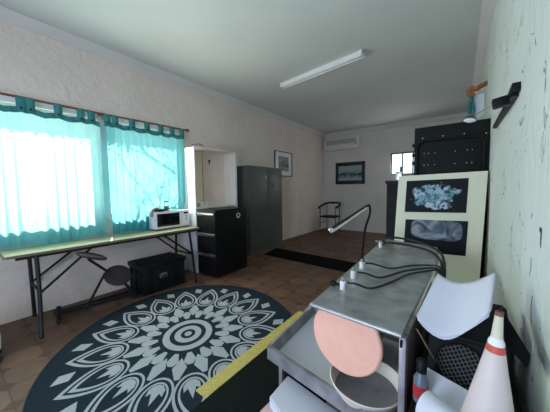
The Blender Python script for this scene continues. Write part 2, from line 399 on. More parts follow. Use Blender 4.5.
# windows in the left wall
for k, (a, b) in enumerate((W1, W2)):
    f = MB(); xx = XL - .13; fm = MT['white']
    f.box((xx, a, Z0), (xx + .05, b, Z0 + .05), fm).box((xx, a, Z1 - .05), (xx + .05, b, Z1), fm)
    f.box((xx, a, Z0), (xx + .05, a + .02, Z1), fm).box((xx, b - .02, Z0), (xx + .05, b, Z1), fm)
    fo = f.build('window_%d' % (k + 1), kind='structure')
    g = MB().box((xx + .02, a + .03, Z0 + .03), (xx + .026, b - .03, Z1 - .03), MT['glass']).build('window_glass'); g.parent = fo; g['kind'] = 'structure'
    s_ = MB().box((XL - .2, a, Z0 - .03), (XL + .015, b, Z0), MT['white'], .004).build('window_sill'); s_.parent = fo; s_['kind'] = 'structure'
    s_ = MB().box((XL - .01, a - .06, Z1 - .02), (XL + .02, b + .06, Z1 + .06), MT['white'], .004).build('window_head'); s_.parent = fo; s_['kind'] = 'structure'
tp = MB().box((XL - .002, W1[1], Z0), (XL + .006, W2[0], Z1), MT['white']).build('trim_4', kind='structure')
# back window
f = MB(); y0 = YB + .03; fm = MT['frame']
f.box((BW[0], y0, BW[2]), (BW[1], y0 + .05, BW[2] + .035), fm).box((BW[0], y0, BW[3] - .035), (BW[1], y0 + .05, BW[3]), fm)
for q in (0, .365, .70, 1):
    x = BW[0] + (BW[1] - BW[0] - .03) * q; f.box((x, y0, BW[2]), (x + .03, y0 + .05, BW[3]), fm)
fo = f.build('window_3', kind='structure')
g = MB().box((BW[0] + .02, y0 + .02, BW[2] + .02), (BW[1] - .02, y0 + .026, BW[3] - .02), MT['glass']).build('window_glass'); g.parent = fo; g['kind'] = 'structure'

# outside: paving, eave, a bare tree that dapples the second window
MB().box((-14, -8, -.25), (XL - .23, 12, -.1), MT['ground']).build('ground', kind='structure')
MB().box((XL - .46, YN - .3, 2.58), (XL - T, YB + .3, 2.72), MT['corn']).build('roof_eave', kind='structure')

def branchy():
    t = thing('garden_tree', 'bare branching tree standing outside behind the right-hand curtain', 'tree', (-4.8, 2.6, -.1))
    R = random.Random(11); b = MB()
    def grow(p, d, L, r, dep):
        pts = [p]; q = p.copy(); dd = d.copy()
        for k in range(5):
            dd = (dd + Vector((R.uniform(-.22, .22), R.uniform(-.3, .3), R.uniform(-.12, .16)))).normalized(); q = q + dd * L / 5; q.x = min(max(q.x, -5.3), -4.42); pts.append(q.copy())
        b.tube(pts, [r * (1 - .1 * k) for k in range(6)], MT['bark'], 6)
        if dep > 0:
            for k in range(3):
                nd = (dd + Vector((R.uniform(-.4, .4), R.uniform(-.9, .9), R.uniform(-.4, .7)))).normalized(); grow(pts[R.randint(2, 5)], nd, L * .72, r * .55, dep - 1)
    for y in (2.05, 2.45, 2.9):
        grow(Vector((-4.8, y, -.1)), Vector((0.05, R.uniform(-.2, .2), 1)).normalized(), 1.75, .030, 4)
    b.build('trunk', t)
def leaf_shade():  # unseen leaf quads, added so the eave shadow falls jagged on the curtains
    R = random.Random(5); b = MB(); x0 = XL - .40
    for k in range(150):
        y = R.uniform(-.6, 3.1); L = R.uniform(.02, .26) * (0.55 + .45 * math.sin(4.1 * y + 1)); z = 2.56; n = max(2, int(L / .03))
        for q in range(n):
            c = Vector((x0 + R.uniform(-.05, .05), y + R.uniform(-.02, .02), z - L * q / n)); r = R.uniform(.018, .035)
            nrm = Vector((R.uniform(-1, 1), R.uniform(-.5, .5), R.uniform(.2, 1))).normalized(); a = nrm.orthogonal().normalized(); c2 = nrm.cross(a)
            b.face([c - a * r, c + c2 * r * .5, c + a * r, c - c2 * r * .5], MT['leafm'])
    b.build('shade_leaves', label='leafy creeper added out of view under the eave to roughen its shadow edge', cat='foliage', kind='stuff', loc=(x0, 1.2, 2.5), recalc=False)
leaf_shade()
branchy()

# ------------------------------------------------------------------ curtains on a rod
XC = XL + .09
rod = thing('curtain_rod', 'long red-brown wooden curtain rod with round end knob above the windows', 'curtain rod', (XC, 0.0, 2.41))
MB().tube([(XC, -.6, 2.405), (XC, 1.3, 2.408), (XC, 2.57, 2.425)], .013, MT['wood'], 10).build('pole', rod)
MB().lathe([(0, -.02), (.014, -.018), (.014, 0), (.022, .008), (.026, .025), (.022, .045), (.008, .055), (0, .056)], (XC, 2.575, 2.425), MT['wood'], 14, axis=(0, 1, 0)).build('finial', rod)
for y in (-.3, 1.31, 2.50):
    MB().box((XL, y - .012, 2.385), (XC, y + .012, 2.405), MT['wood'], .003).build('bracket', rod)
def curtain(y0, y1, zb, zt, fm, label, tabs, folds, seed, name='tab_top_curtain', edge=0, push=False):
    R = random.Random(seed)
    t = thing(name, label, 'curtain', (XC, (y0 + y1) / 2, zb), 'tab top curtains at the windows')
    b = MB(); ny, nz = int((y1 - y0) * 110), 26; i = b.mi(fm); G = []
    ph = [R.uniform(0, 6.28) for _ in range(6)]; fr = [folds * R.uniform(.7, 1.3) for _ in range(3)]
    def zedge(y):   # the top sags a little between the tabs
        d = min(abs(y - c) for c in tabs); return zt - min(d, .13) * .22
    def off(y, s):
        u = (y - y0) / (y1 - y0)
        w = .5 * math.sin(2 * PI * folds * u + ph[0] + .8 * math.sin(3 * u + ph[1])) + .3 * math.sin(2 * PI * fr[0] * 1.7 * u + ph[2] + s) + .2 * math.sin(2 * PI * fr[1] * .45 * u + ph[3] - .6 * s)
        return w * (.012 + .020 * min(1, s * 1.6)) + .004
    for r in range(nz + 1):
        s = r / nz; row = []
        for c in range(ny + 1):
            y = y0 + (y1 - y0) * c / ny; top = zedge(y) - .05; bot = zb + .012 * math.sin(9 * y + ph[4])
            z_ = top + (bot - top) * s; sh = edge * max(0, 1 - (y - y0) / .12) * min(1, max(0, (1.27 - z_) / .08)) if edge else 0
            xo = off(y, s)
            if push and y > 1.84 and z_ < 1.16: xo = min(xo, -.045)
            row.append(b.b.verts.new(Vector((XC + xo, y + sh, z_))))
        G.append(row)
    for r in range(nz):
        for c in range(ny):
            f = b.b.faces.new([G[r][c], G[r][c + 1], G[r + 1][c + 1], G[r + 1][c]]); f.material_index = i; f.smooth = True
    b.build('fabric', t, sharp=False)
    b = MB(); i = b.mi(MT['head']); pr = None
    for c in range(ny + 1):
        y = y0 + (y1 - y0) * c / ny; x = XC + off(y, 0); zz = zedge(y)
        col = [b.b.verts.new(Vector(v)) for v in ((x - .004, y, zz), (x + .004, y, zz), (x + .004, y, zz - .062), (x - .004, y, zz - .062))]
        if pr:
            for q in range(4):
                f = b.b.faces.new([pr[q], pr[(q + 1) % 4], col[(q + 1) % 4], col[q]]); f.material_index = i; f.smooth = True
        pr = col
    b.build('header_band', t, sharp=False)
    for c in tabs:
        b = MB(); hw = .036; zz = zedge(c); k = []
        zr = 2.405 + .008 * max(0, c - 1.3)
        path = [(XC + .020, zz - .05), (XC + .017, zz + .03), (XC + .016, zr), (XC, zr + .016), (XC - .016, zr), (XC - .006, zz + .03), (XC + .0, zz - .02)]
        for (x, z) in path: k.append([b.b.verts.new(Vector((x, c - hw, z))), b.b.verts.new(Vector((x, c + hw, z)))])
        ii = b.mi(MT['head'])
        for A, B in zip(k, k[1:]):
            f = b.b.faces.new([A[0], A[1], B[1], B[0]]); f.material_index = ii; f.smooth = True
        tb = b.build('tab', t, solid=.003)
        MB().lathe([(0, .004), (.009, .003), (.011, 0), (.0, -.002)], (XC + .025, c, zz - .02), MT['black'], 10, axis=(1, 0, 0)).build('button', tb)
    return t
curtain(-.45, 1.296, .812, 2.315, MT['curt1'], 'pale sheer turquoise tab-top curtain washed out by sun, nearest the left edge', [-.35, -.12, .1, .33, .575, .648, .882, 1.098, 1.208], 17, 3)
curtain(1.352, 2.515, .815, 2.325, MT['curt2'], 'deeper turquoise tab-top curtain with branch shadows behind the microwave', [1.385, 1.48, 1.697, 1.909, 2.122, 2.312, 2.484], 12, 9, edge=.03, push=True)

# ------------------------------------------------------------------ long folding table
t = thing('folding_table', 'long narrow folding table with yellowed top under the curtained windows', 'table', (-3.6, 1.5, 0))
b = MB(); b.box((-3.83, .33, .775), (-3.385, 2.49, .800), MT['tabletop'], .004); b.build('tabletop', t)
b = MB(); b.box((-3.388, .335, .772), (-3.380, 2.485, .797), MT['tableedge']).box((-3.83, .322, .772), (-3.385, .331, .797), MT['tableedge']); b.build('edge_strip', t)
b = MB(); b.box((-3.80, .40, .74), (-3.775, 2.48, .775), MT['dkframe']).box((-3.44, .40, .74), (-3.415, 2.48, .775), MT['dkframe']); b.build('frame_rail', t)
for yt, yf, yb, ybr in ((.55, .505, .56, 1.02), (2.32, 2.24, 2.30, 1.90)):
    MB().tube(spline([(-3.42, yt, .76), (-3.34, yt - .01, .42), (-3.18, yf, .06), (-3.165, yf, .008)], 5), .018, MT['dkframe']).build('leg', t)
    MB().tube([(-3.78, yt, .76), (-3.80, yb, .01)], .018, MT['dkframe']).build('leg', t)
    MB().tube([(-3.41, ybr, .755), (-3.335, yt, .40)], .013, MT['dkframe']).build('brace', t)
    MB().tube([(-3.78, ybr, .755), (-3.79, yt, .40)], .013, MT['dkframe']).build('brace', t)
    MB().tube([(-3.335, yt, .40), (-3.79, yt, .40)], .013, MT['dkframe']).build('stretcher', t)

# microwave
t = thing('microwave_oven', 'white microwave oven with dark door window at the right end of the table', 'microwave', (-3.65, 2.18, .80))
b = MB(); b.box((-3.80, 1.885, .815), (-3.645, 2.485, 1.085), MT['whiteplas'], .012); b.build('body', t)
d = MB().box((-3.647, 1.888, .82), (-3.632, 2.345, 1.08), MT['whiteplas'], .006).build('door', t)
MB().box((-3.633, 1.925, .852), (-3.628, 2.295, 1.048), MT['blackg'], .004).build('door_window', d, label='dark glass door window')
c = MB().box((-3.647, 2.352, .82), (-3.632, 2.482, 1.08), MT['whiteplas'], .006).build('control_panel', t)
MB().box((-3.633, 2.375, 1.02), (-3.628, 2.455, 1.05), MT['blackg']).build('display', c)
for k in range(3): MB().lathe([(0, .006), (.009, .006), (.010, 0)], (-3.632, 2.415, .985 - k * .03), MT['dgrey'], 12, axis=(1, 0, 0)).build('button', c)
MB().box((-3.634, 2.37, .835), (-3.626, 2.46, .868), MT['white'], .003).build('door_release', c)
for x in (-3.78, -3.67):
    for y in (1.93, 2.44): MB().lathe([(0, 0), (.012, 0), (.012, .016), (0, .016)], (x, y, .80), MT['rubber'], 10).build('foot', t)
# things on the microwave
t = thing('jar', 'small clear glass jar with a grey lid on the microwave', 'jar', (-3.745, 2.145, 1.085))
MB().lathe([(0, 0), (.036, 0), (.040, .008), (.040, .10), (.032, .118), (.032, .130)], (-3.745, 2.145, 1.086), MT['clear'], 18).build('glass_body', t)
MB().lathe([(0, 0), (.036, 0), (.036, .018), (0, .02)], (-3.745, 2.145, 1.217), MT['dgrey'], 16).build('lid', t)
MB().lathe([(0, 0), (.034, 0), (.034, .065), (0, .07)], (-3.745, 2.145, 1.089), MT['wood2'], 16).build('contents', t)
t = thing('frying_pan', 'small black shallow pan with a thin handle on the microwave', 'pan', (-3.68, 2.05, 1.085))
MB().lathe([(0, 0), (.075, 0), (.09, .028), (.086, .028), (.07, .006), (0, .006)], (-3.71, 2.005, 1.086), MT['black'], 22).build('bowl', t)
MB().tube([(-3.67, 2.08, 1.105), (-3.655, 2.15, 1.125), (-3.65, 2.23, 1.125)], [.006, .006, .008], MT['black']).build('handle', t)
t = thing('wooden_clamp', 'brown curved wooden-handled tool drooping over the microwave corner', 'tool', (-3.70, 1.93, 1.085))
MB().tube(spline([(-3.70, 1.975, 1.13), (-3.69, 1.96, 1.13), (-3.68, 1.90, 1.115), (-3.67, 1.865, 1.06), (-3.665, 1.86, 1.01)], 5), .018, MT['skin']).build('handle', t)
MB().tube(spline([(-3.72, 1.98, 1.11), (-3.73, 1.94, 1.12), (-3.74, 1.92, 1.11)], 4), .012, MT['skin']).build('grip', t)

# ------------------------------------------------------------------ seat frame under the table
t = thing('two_seat_frame', 'dark folding steel frame with two round brown seats under the table', 'folding stool', (-3.5, 1.0, 0))
def pad(c, nrm, rx, ry, yaw):
    b = MB(); tb = bmesh.new(); q = Vector((0, 0, 1)).rotation_difference(Vector(nrm).normalized())
    prof_ = [(0, .022), (.75, .020), (.95, .010), (1, 0), (.95, -.012), (0, -.014)]
    rings = []
    for r, h in prof_:
        rings.append([tb.verts.new(Vector(c) + q @ Vector((r * rx * math.cos(2 * PI * k / 26) if r else 0.0001 * math.cos(2 * PI * k / 26), r * ry * math.sin(2 * PI * k / 26) if r else 0.0001 * math.sin(2 * PI * k / 26), h))) for k in range(26)])
    for A, B in zip(rings, rings[1:]):
        for k in range(26): f = tb.faces.new([A[k], A[(k + 1) % 26], B[(k + 1) % 26], B[k]]); f.smooth = True
    b.merge(tb, MT['seat']); return b
pad((-3.34, 1.00, .665), (.10, .36, .92), .12, .155, 0).build('seat', t)
pad((-3.30, 1.235, .385), (.62, -.10, .75), .15, .145, 0).build('seat', t)
MB().bar((-3.35, .96, .64), (-3.36, 1.30, .28), .028, MT['dkframe']).bar((-3.36, 1.30, .28), (-3.36, 1.45, .06), .028, MT['dkframe']).build('diagonal_strut', t)
MB().bar((-3.36, 1.12, .43), (-3.42, .93, .05), .026, MT['dkframe']).build('diagonal_strut', t)
MB().bar((-3.47, .70, .075), (-3.40, 1.49, .055), .03, MT['dkframe']).build('base_rail', t)
MB().bar((-3.62, .74, .04), (-3.57, 1.49, .04), .03, MT['dkframe']).build('base_rail', t)
MB().bar((-3.66, .72, .05), (-3.36, .68, .05), .03, MT['dkframe']).bar((-3.46, .70, .04), (-3.46, .70, .16), .035, MT['dkframe']).build('end_post', t)
MB().bar((-3.62, 1.46, .04), (-3.36, 1.44, .05), .03, MT['dkframe']).build('cross_rail', t)
MB().bar((-3.32, 1.235, .38), (-3.37, 1.20, .36), .03, MT['dkframe']).build('seat_bracket', t)
for p in ((-3.38, .67), (-3.66, .71), (-3.38, 1.44)):
    MB().lathe([(0, -.012), (.028, -.012), (.030, 0), (.028, .012), (0, .012)], (p[0], p[1], .031), MT['rubber'], 18, axis=(0, 1, 0)).build('caster', t)

# ------------------------------------------------------------------ trunk
t = thing('storage_trunk', 'black ribbed plastic storage trunk on the floor under the right end of the table', 'trunk', (-3.49, 1.83, 0))
b = MB(); b.box((-3.71, 1.53, .01), (-3.30, 2.15, .36), MT['trunk'], .02)
for k in range(5):
    y = 1.60 + k * .12
    if k not in (2,): b.box((-3.303, y - .012, .03), (-3.288, y + .012, .34), MT['trunk'], .004)
for x in (-3.64, -3.50, -3.37): b.box((x - .012, 1.518, .03), (x + .012, 1.535, .34), MT['trunk'], .004)
b.build('body', t)
b = MB(); b.box((-3.725, 1.515, .355), (-3.285, 2.165, .42), MT['trunk'], .018)
for x in (-3.64, -3.54, -3.44, -3.36): b.box((x - .02, 1.55, .415), (x + .02, 2.13, .434), MT['trunk'], .006)
b.build('lid', t)
h = MB().box((-3.29, 1.74, .19), (-3.282, 1.86, .265), MT['dgrey'], .006).build('latch_plate', t, label='grey latch plate')
MB().tube(spline([(-3.282, 1.75, .205), (-3.265, 1.77, .25), (-3.265, 1.83, .25), (-3.282, 1.85, .205)], 4), .008, MT['alu']).build('latch', h)
MB().tube(spline([(-3.46, 1.53, .26), (-3.46, 1.50, .24), (-3.54, 1.50, .24), (-3.54, 1.53, .26)], 4), .008, MT['dgrey']).build('side_handle', t)

# ------------------------------------------------------------------ open white cupboard against the wall
t = thing('open_cupboard', 'tall open off-white cupboard with beige back against the wall behind the black drawers', 'cupboard', (-3.7, 3.0, 0))
cx0, cx1, cy0, cy1, ct = XL + .005, -3.525, 2.53, 3.50, 2.14
MB().box((cx0, cy0, 0), (cx1, cy0 + .022, ct), MT['white'], .002).build('side_panel', t)
MB().box((cx0, cy1 - .022, 0), (cx1, cy1, ct), MT['offwhite'], .002).build('side_panel', t)
MB().box((cx0, cy0, ct - .022), (cx1 + .006, cy1, ct), MT['offwhite'], .002).build('top_panel', t)
MB().box((cx0, cy0 + .022, 0), (cx0 + .012, cy1 - .022, ct - .022), MT['beige']).build('back_panel', t, label='beige back panel')
MB().box((cx0 + .012, cy0 + .41, 1.06), (cx0 + .017, cy0 + .416, ct - .022), MT['tableedge']).build('back_seam', t)
MB().box((cx0 + .012, cy0 + .022, 1.09), (cx1, cy1 - .022, 1.112), MT['white']).build('shelf', t)
MB().box((cx1 - .012, cy1 - .05, 0), (cx1 + .004, cy1, ct - .02), MT['white'], .002).build('stile', t)
MB().lathe([(0, .006), (.022, .006), (.022, 0)], (cx0 + .012, 3.10, 1.955), MT['black'], 14, axis=(1, 0, 0)).box((cx0 + .012, 3.09, 1.89), (cx0 + .018, 3.11, 1.95), MT['black']).build('keyhole_plate', t)
t = thing('eyeglasses', 'dark folded pair of glasses lying on top of the open cupboard', 'glasses', (-3.58, 2.64, ct))
for y in (2.65, 2.72):
    MB().tube([(-3.56 + .0, y + .03 * math.cos(a * PI / 6), ct + .024 + .02 * math.sin(a * PI / 6)) for a in range(12)], .004, MT['black'], 6, closed=True).build('rim', t)
MB().tube([(-3.56, 2.62, ct + .03), (-3.57, 2.56, ct + .02), (-3.60, 2.54, ct + .008)], .004, MT['black'], 6).build('temple', t)
MB().tube([(-3.56, 2.75, ct + .03), (-3.60, 2.74, ct + .02), (-3.66, 2.70, ct + .006)], .004, MT['black'], 6).build('temple', t)
MB().box((-3.70, cy0 - .007, 1.83), (-3.675, cy0 - .001, 2.05), MT['wood2'], .002).build('wooden_ruler', label='thin tan wooden strip hanging on the outside of the white cupboard side', cat='ruler', loc=(-3.69, cy0 - .004, 1.83))
t = thing('small_box', 'small beige box with a dark triangular mark on the cupboard shelf', 'box', (-3.62, 2.70, 1.1125))
MB().box((-3.68, 2.60, 1.1125), (-3.57, 2.83, 1.19), MT['offwhite'], .003).build('carton', t)
MB().box((-3.685, 2.596, 1.1125), (-3.565, 2.66, 1.189), MT['card'], .003).build('end_flap', t, label='brown cardboard end')
MB().prism([(-3.569, 2.73, 1.175), (-3.569, 2.76, 1.175), (-3.569, 2.745, 1.150)], MT['black'], (.001, 0, 0)).build('mark', t)

# ------------------------------------------------------------------ black drawer unit
t = thing('drawer_cabinet', 'black three-drawer cabinet with silver pulls in front of the white cupboard', 'drawer cabinet', (-3.28, 2.88, 0))
fx0, fx1, fy0, fy1, fz = -3.51, -3.04, 2.53, 3.23, 1.085
MB().box((fx0, fy0 + .02, .02), (fx1, fy1, fz - .02), MT['black'], .006).build('body', t)
MB().box((fx0 - .004, fy0, fz - .022), (fx1 + .006, fy1 + .004, fz), MT['black'], .006).build('top', t)
for k, (a, bz) in enumerate(((.74, 1.06), (.41, .73), (.05, .40))):
    d = MB().box((fx0 + .008, fy0, a), (fx1 - .008, fy0 + .03, bz), MT['black'], .006).build('drawer', t)
    MB().prism([(fx0 + .02, fy0 - .028, bz - .03), (fx0 + .02, fy0 - .03, bz - .045), (fx0 + .02, fy0 - .004, bz - .075), (fx0 + .02, fy0 + .001, bz - .075), (fx0 + .02, fy0 + .001, bz - .02)], MT['alu'], (fx1 - fx0 - .04, 0, 0)).build('drawer_pull', d, label='curved silver pull')
bd = MB(); ly, lz = 3.035, .965
bd.lathe([(.022, .0012), (.045, .0012), (.045, 0)], (fx1, ly, lz), MT['white'], 28, axis=(1, 0, 0))
bd.build('round_badge', t, label='round white spoked badge')
bd = MB()
for k in range(6):
    a = k * PI / 3; bd.box((fx1 + .0008, ly - .004, lz - .042), (fx1 + .0016, ly + .004, lz + .042), MT['black'], rot=RX(a), about=(fx1 + .0012, ly, lz)) if k < 3 else None
bd.build('badge_spokes', t)
for x in (fx0 + .05, fx1 - .05):
    for y in (fy0 + .06, fy1 - .06): MB().lathe([(0, 0), (.018, 0), (.018, .02), (0, .02)], (x, y, 0), MT['rubber'], 10).build('foot', t)

# ------------------------------------------------------------------ grey steel locker
t = thing('steel_locker', 'tall grey two-door steel cupboard against the left wall', 'locker', (-3.68, 4.38, 0))
lx0, lx1, ly0, ly1, lz1 = XL + .01, -3.50, 3.82, 5.02, 1.905
MB().box((lx0, ly0, 0), (lx1 - .02, ly1, lz1), MT['grey'], .004).build('carcass', t)
for a, bq in ((ly0 + .012, 4.43), (4.436, ly1 - .012)):
    d = MB().box((lx1 - .022, a, .08), (lx1, bq, lz1 - .02), MT['grey'], .004).build('door', t)
    hy = bq - .05 if a < 4.3 else a + .05
    MB().box((lx1, hy - .01, .93), (lx1 + .012, hy + .01, 1.06), MT['dgrey'], .003).build('door_handle', d)
    if a < 4.3:
        MB().box((lx1, 4.375, 1.655), (lx1 + .002, 4.40, 1.71), MT['paper']).build('label_plate', d, label='small white label')
    else:
        MB().box((lx1, 4.60, 1.47), (lx1 + .004, 4.68, 1.50), MT['black'], .001).build('magnet', d, label='small dark magnet')
MB().box((lx0 + .02, ly0 + .01, 0), (lx1 - .01, ly1 - .01, .075), MT['grey']).build('plinth', t)

# wall pictures
def framed(name, label, axis, a0, a1, z0, z1, wall, fw_, mount, art, mw, mh):
    """axis 'y': on left wall (faces +x); axis 'x': on back wall (faces -y)"""
    def P(u, v, d): return (wall + d, u, v) if axis == 'y' else (u, wall - d, v)
    def bx(b, u0, u1, v0, v1, d0, d1, m, bev=0):
        p, q = P(u0, v0, d0), P(u1, v1, d1); b.box(tuple(min(i, j) for i, j in zip(p, q)), tuple(max(i, j) for i, j in zip(p, q)), m, bev)
    c = P((a0 + a1) / 2, (z0 + z1) / 2, .01); t = thing(name, label, 'picture', c)
    b = MB()
    bx(b, a0, a1, z0, z0 + fw_, .002, .03, MT['frame'], .003); bx(b, a0, a1, z1 - fw_, z1, .002, .03, MT['frame'], .003)
    bx(b, a0, a0 + fw_, z0, z1, .002, .03, MT['frame'], .003); bx(b, a1 - fw_, a1, z0, z1, .002, .03, MT['frame'], .003)
    b.build('frame', t)
    b = MB(); bx(b, a0 + fw_ * .5, a1 - fw_ * .5, z0 + fw_ * .5, z1 - fw_ * .5, .004, .014, mount); b.build('mount', t)
    b = MB(); bx(b, a0 + mw, a1 - mw, z0 + mh, z1 - mh, .014, .0155, art); b.build('print', t)
def sea_mat(name, c1, c2, c3, sc, axis):
    m = mat(name, c1, 0.3, var=0.0); nt = m.node_tree; b = nt.nodes['Principled BSDF']
    tc = N(nt, 'ShaderNodeTexCoord'); mp = N(nt, 'ShaderNodeMapping'); mp.inputs['Scale'].default_value = (1, 1, 2.6); nt.links.new(tc.outputs['Object'], mp.inputs[0])
    n = N(nt, 'ShaderNodeTexNoise'); n.inputs['Scale'].default_value = sc; n.inputs['Detail'].default_value = 5; nt.links.new(mp.outputs[0], n.inputs[0])
    s = N(nt, 'ShaderNodeSeparateXYZ'); nt.links.new(tc.outputs['Object'], s.inputs[0])
    band = M2(nt, 'ABSOLUTE', M2(nt, 'MULTIPLY', M2(nt, 'ADD', s.outputs[2], .04), 5.5))
    f = M2(nt, 'ADD', M2(nt, 'MULTIPLY', M2(nt, 'SUBTRACT', n.outputs['Fac'], .5), 1.9), M2(nt, 'ADD', band, .12))
    cr = N(nt, 'ShaderNodeValToRGB'); e = cr.color_ramp.elements; e[0].color = c1 + (1,); e[0].position = .1; e[1].color = c3 + (1,); e[1].position = .75
    k = cr.color_ramp.elements.new(.35); k.color = c2 + (1,)
    nt.links.new(f, cr.inputs[0]); nt.links.new(cr.outputs[0], b.inputs['Base Color']); return m
framed('framed_picture', 'small framed dark print with wide pale mount on the left wall past the grey locker', 'y', 5.20, 6.02, 1.755, 2.41, XL, .018, MT['white'], sea_mat('dark_print', (.008, .008, .01), (.02, .02, .02), (.22, .22, .20), 9, 'y'), .17, .13)
framed('framed_picture', 'landscape picture in a wide black frame on the far wall below the air conditioner', 'x', -3.43, -2.45, 1.545, 2.27, YB, .08, MT['frame'], sea_mat('lake_print', (.02, .04, .05), (.10, .17, .18), (.30, .40, .42), 7, 'x'), .10, .12)

# air conditioner
t = thing('air_conditioner', 'cream split air conditioner high on the far wall in the corner', 'air conditioner', (-3.2, YB, 2.70))
MB().box((-3.80, 7.94, 2.68), (-2.60, YB - .005, 3.05), MT['offwhite'], .03).build('housing', t)
g = MB()
for k in range(7): g.box((-3.72, 7.930, 2.86 + k * .022), (-2.70, 7.943, 2.866 + k * .022), MT['dgrey'])
g.build('front_grille', t)
MB().box((-3.72, 7.928, 2.735), (-2.70, 7.942, 2.80), MT['offwhite'], .008, rot=RX(-.3)).build('louvre', t)
MB().box((-2.72, 7.932, 2.82), (-2.65, 7.942, 2.84), MT['dgrey']).build('display', t)

# light switch and conduit
t = thing('light_switch', 'small white light switch on the left wall beyond the locker', 'light switch', (XL, 6.31, 1.24))
MB().box((XL, 6.25, 1.20), (XL + .012, 6.37, 1.29), MT['white'], .004).build('plate', t)
MB().box((XL + .012, 6.29, 1.225), (XL + .020, 6.33, 1.265), MT['whiteplas'], .003).build('rocker', t)
MB().box((XL, 6.30, 0), (XL + .018, 6.325, 1.20), MT['offwhite'], .003).build('wall_conduit', label='thin pale conduit running down the left wall from the switch to the floor', cat='conduit', loc=(XL, 6.31, 0))

# fluorescent fitting
t = thing('ceiling_light', 'white twin-tube fluorescent ceiling light, switched off', 'ceiling light', (-1.87, 3.67, ZC))
A, B = Vector((-2.60, 3.775, 0)), Vector((-1.13, 3.575, 0)); ang = math.atan2(B.y - A.y, B.x - A.x); mid = (A + B) / 2; L = (B - A).length
R3 = RZ(ang)
def fbox(b, l0, l1, w0, w1, z0, z1, m, bev=0):
    c = Vector(((l0 + l1) / 2, (w0 + w1) / 2, (z0 + z1) / 2)); d = Vector((abs(l1 - l0), abs(w1 - w0), abs(z1 - z0))) / 2; cc = mid + R3 @ Vector((c.x, c.y, 0)); cc.z = c.z
    b.box(cc - d, cc + d, m, bev, rot=R3, about=cc)
b = MB(); fbox(b, -L / 2, L / 2, -.045, .045, ZC - .055, ZC - .001, MT['white'], .006); b.build('housing', t)
for s in (-1, 1):
    b = MB(); fbox(b, s * L / 2 - .02 * s, s * L / 2 + .012 * s, -.06, .06, ZC - .075, ZC - .001, MT['white'], .004); b.build('end_cap', t)
    a_, b_ = mid + R3 @ Vector((-L / 2 + .02, s * .035, 0)), mid + R3 @ Vector((L / 2 - .02, s * .035, 0)); a_.z = b_.z = ZC - .068
    MB().tube([a_, b_], .013, MT['tube'], 12).build('tube', t)

# ------------------------------------------------------------------ rug and mats
t = thing('round_rug', 'large round dark slate rug with pale flower medallion pattern', 'rug', (-2.15, 1.385, 0))
RC = Vector((-2.085, 1.365)); RR = 1.155; zt = .007
SA = math.radians(135); SE = Vector((math.cos(SA), math.sin(SA))); S1, S2 = 1.08, 0.935      # the rug lies pulled slightly oval
def oval(x, y):
    d = Vector((x, y)); p = d.dot(SE); q = d - SE * p; q = SE * p * S1 + q * S2; return (RC.x + q.x, RC.y + q.y)
b = MB(); b.lathe([(0, 0), (RR - .005, 0), (RR, .003), (RR - .004, zt), (0, zt)], (0, 0, .001), MT['rug'], 96)
for v in b.b.verts: v.co.x, v.co.y = oval(v.co.x, v.co.y)
zp = zt + .0016
def pt(x, y): q = oval(x, y); return (q[0], q[1], zp)
def pol(r, a): return pt(r * math.cos(a), r * math.sin(a))
def ring(r0, r1, n=48):
    for k in range(n):
        a, c = 2 * PI * k / n, 2 * PI * (k + 1) / n; b.face([pol(r0, a), pol(r1, a), pol(r1, c), pol(r0, c)], MT['rugw'])
ring(.004, .036); ring(.072, .132); ring(.178, .242)
NP = 16; da = 2 * PI / NP; a0 = math.radians(14.75)
def leafw(s_, hw):
    return hw * math.sqrt(max(0, 1 - (1 - s_ / .38) ** 2)) if s_ < .38 else hw * (1 - ((s_ - .38) / .62) ** 1.9)
def leaf_band(a, r0, r1, hw, th, tip):
    n = 18; ca, sa = math.cos(a), math.sin(a)
    def P(r, v): return pt(r * ca - v * sa, r * sa + v * ca)
    i0, i1 = r0 + th, r1 - tip
    for sg in (-1, 1):
        pr = None
        for k in range(n + 1):
            u = (k / n) ** 1.5
            o = P(r0 + (r1 - r0) * u, sg * leafw(u, hw)); i_ = P(i0 + (i1 - i0) * u, sg * leafw(u, hw - th))
            if pr: b.face([pr[0], o, i_, pr[1]], MT['rugw'])
            pr = (o, i_)
def poly2(a, pts):
    ca, sa = math.cos(a), math.sin(a); b.face([pt(r * ca - v * sa, r * sa + v * ca) for r, v in pts], MT['rugw'])
for k in range(NP):
    a = a0 + k * da; h = a + da / 2
    poly2(a, [(.280, -.018), (.280, .018), (.375, .052), (.425, .022), (.425, -.022), (.375, -.052)])
    poly2(h, [(.335, 0), (.445, .060), (.565, .018), (.565, -.018), (.445, -.060)])
    leaf_band(a, .528, 1.005, .140, .019, .045); leaf_band(a, .570, .93, .101, .016, .045)
    for sg in (-1, 1):
        b.face([pt(r * math.cos(a) - v * sg * math.sin(a), r * math.sin(a) + v * sg * math.cos(a)) for r, v in ((.590, 0), (.600, .035), (.635, .062), (.690, .060), (.665, .030), (.760, 0))], MT['rugw'])
    poly2(h, [(.890, -.036), (.925, .050), (1.035, .040), (1.000, -.046)])
bmesh.ops.remove_doubles(b.b, verts=b.b.verts[:], dist=1e-6)
b.build('pile', t)
t = thing('workshop_mat', 'dark green floor mat with a yellow edge strip beside the round rug', 'mat', (-.95, 1.4, 0))
MB().box((-1.31, -.3, .0095), (-.66, 2.30, .026), MT['mat_d'], .004).build('mat_body', t)
MB().prism([(-1.43, .98, .0095), (-1.43, .98, .018), (-1.31, .98, .028), (-1.31, .98, .0095)], MT['mat_y'], (0, 1.38, 0)).build('edge_strip', t, label='yellow edge strip')
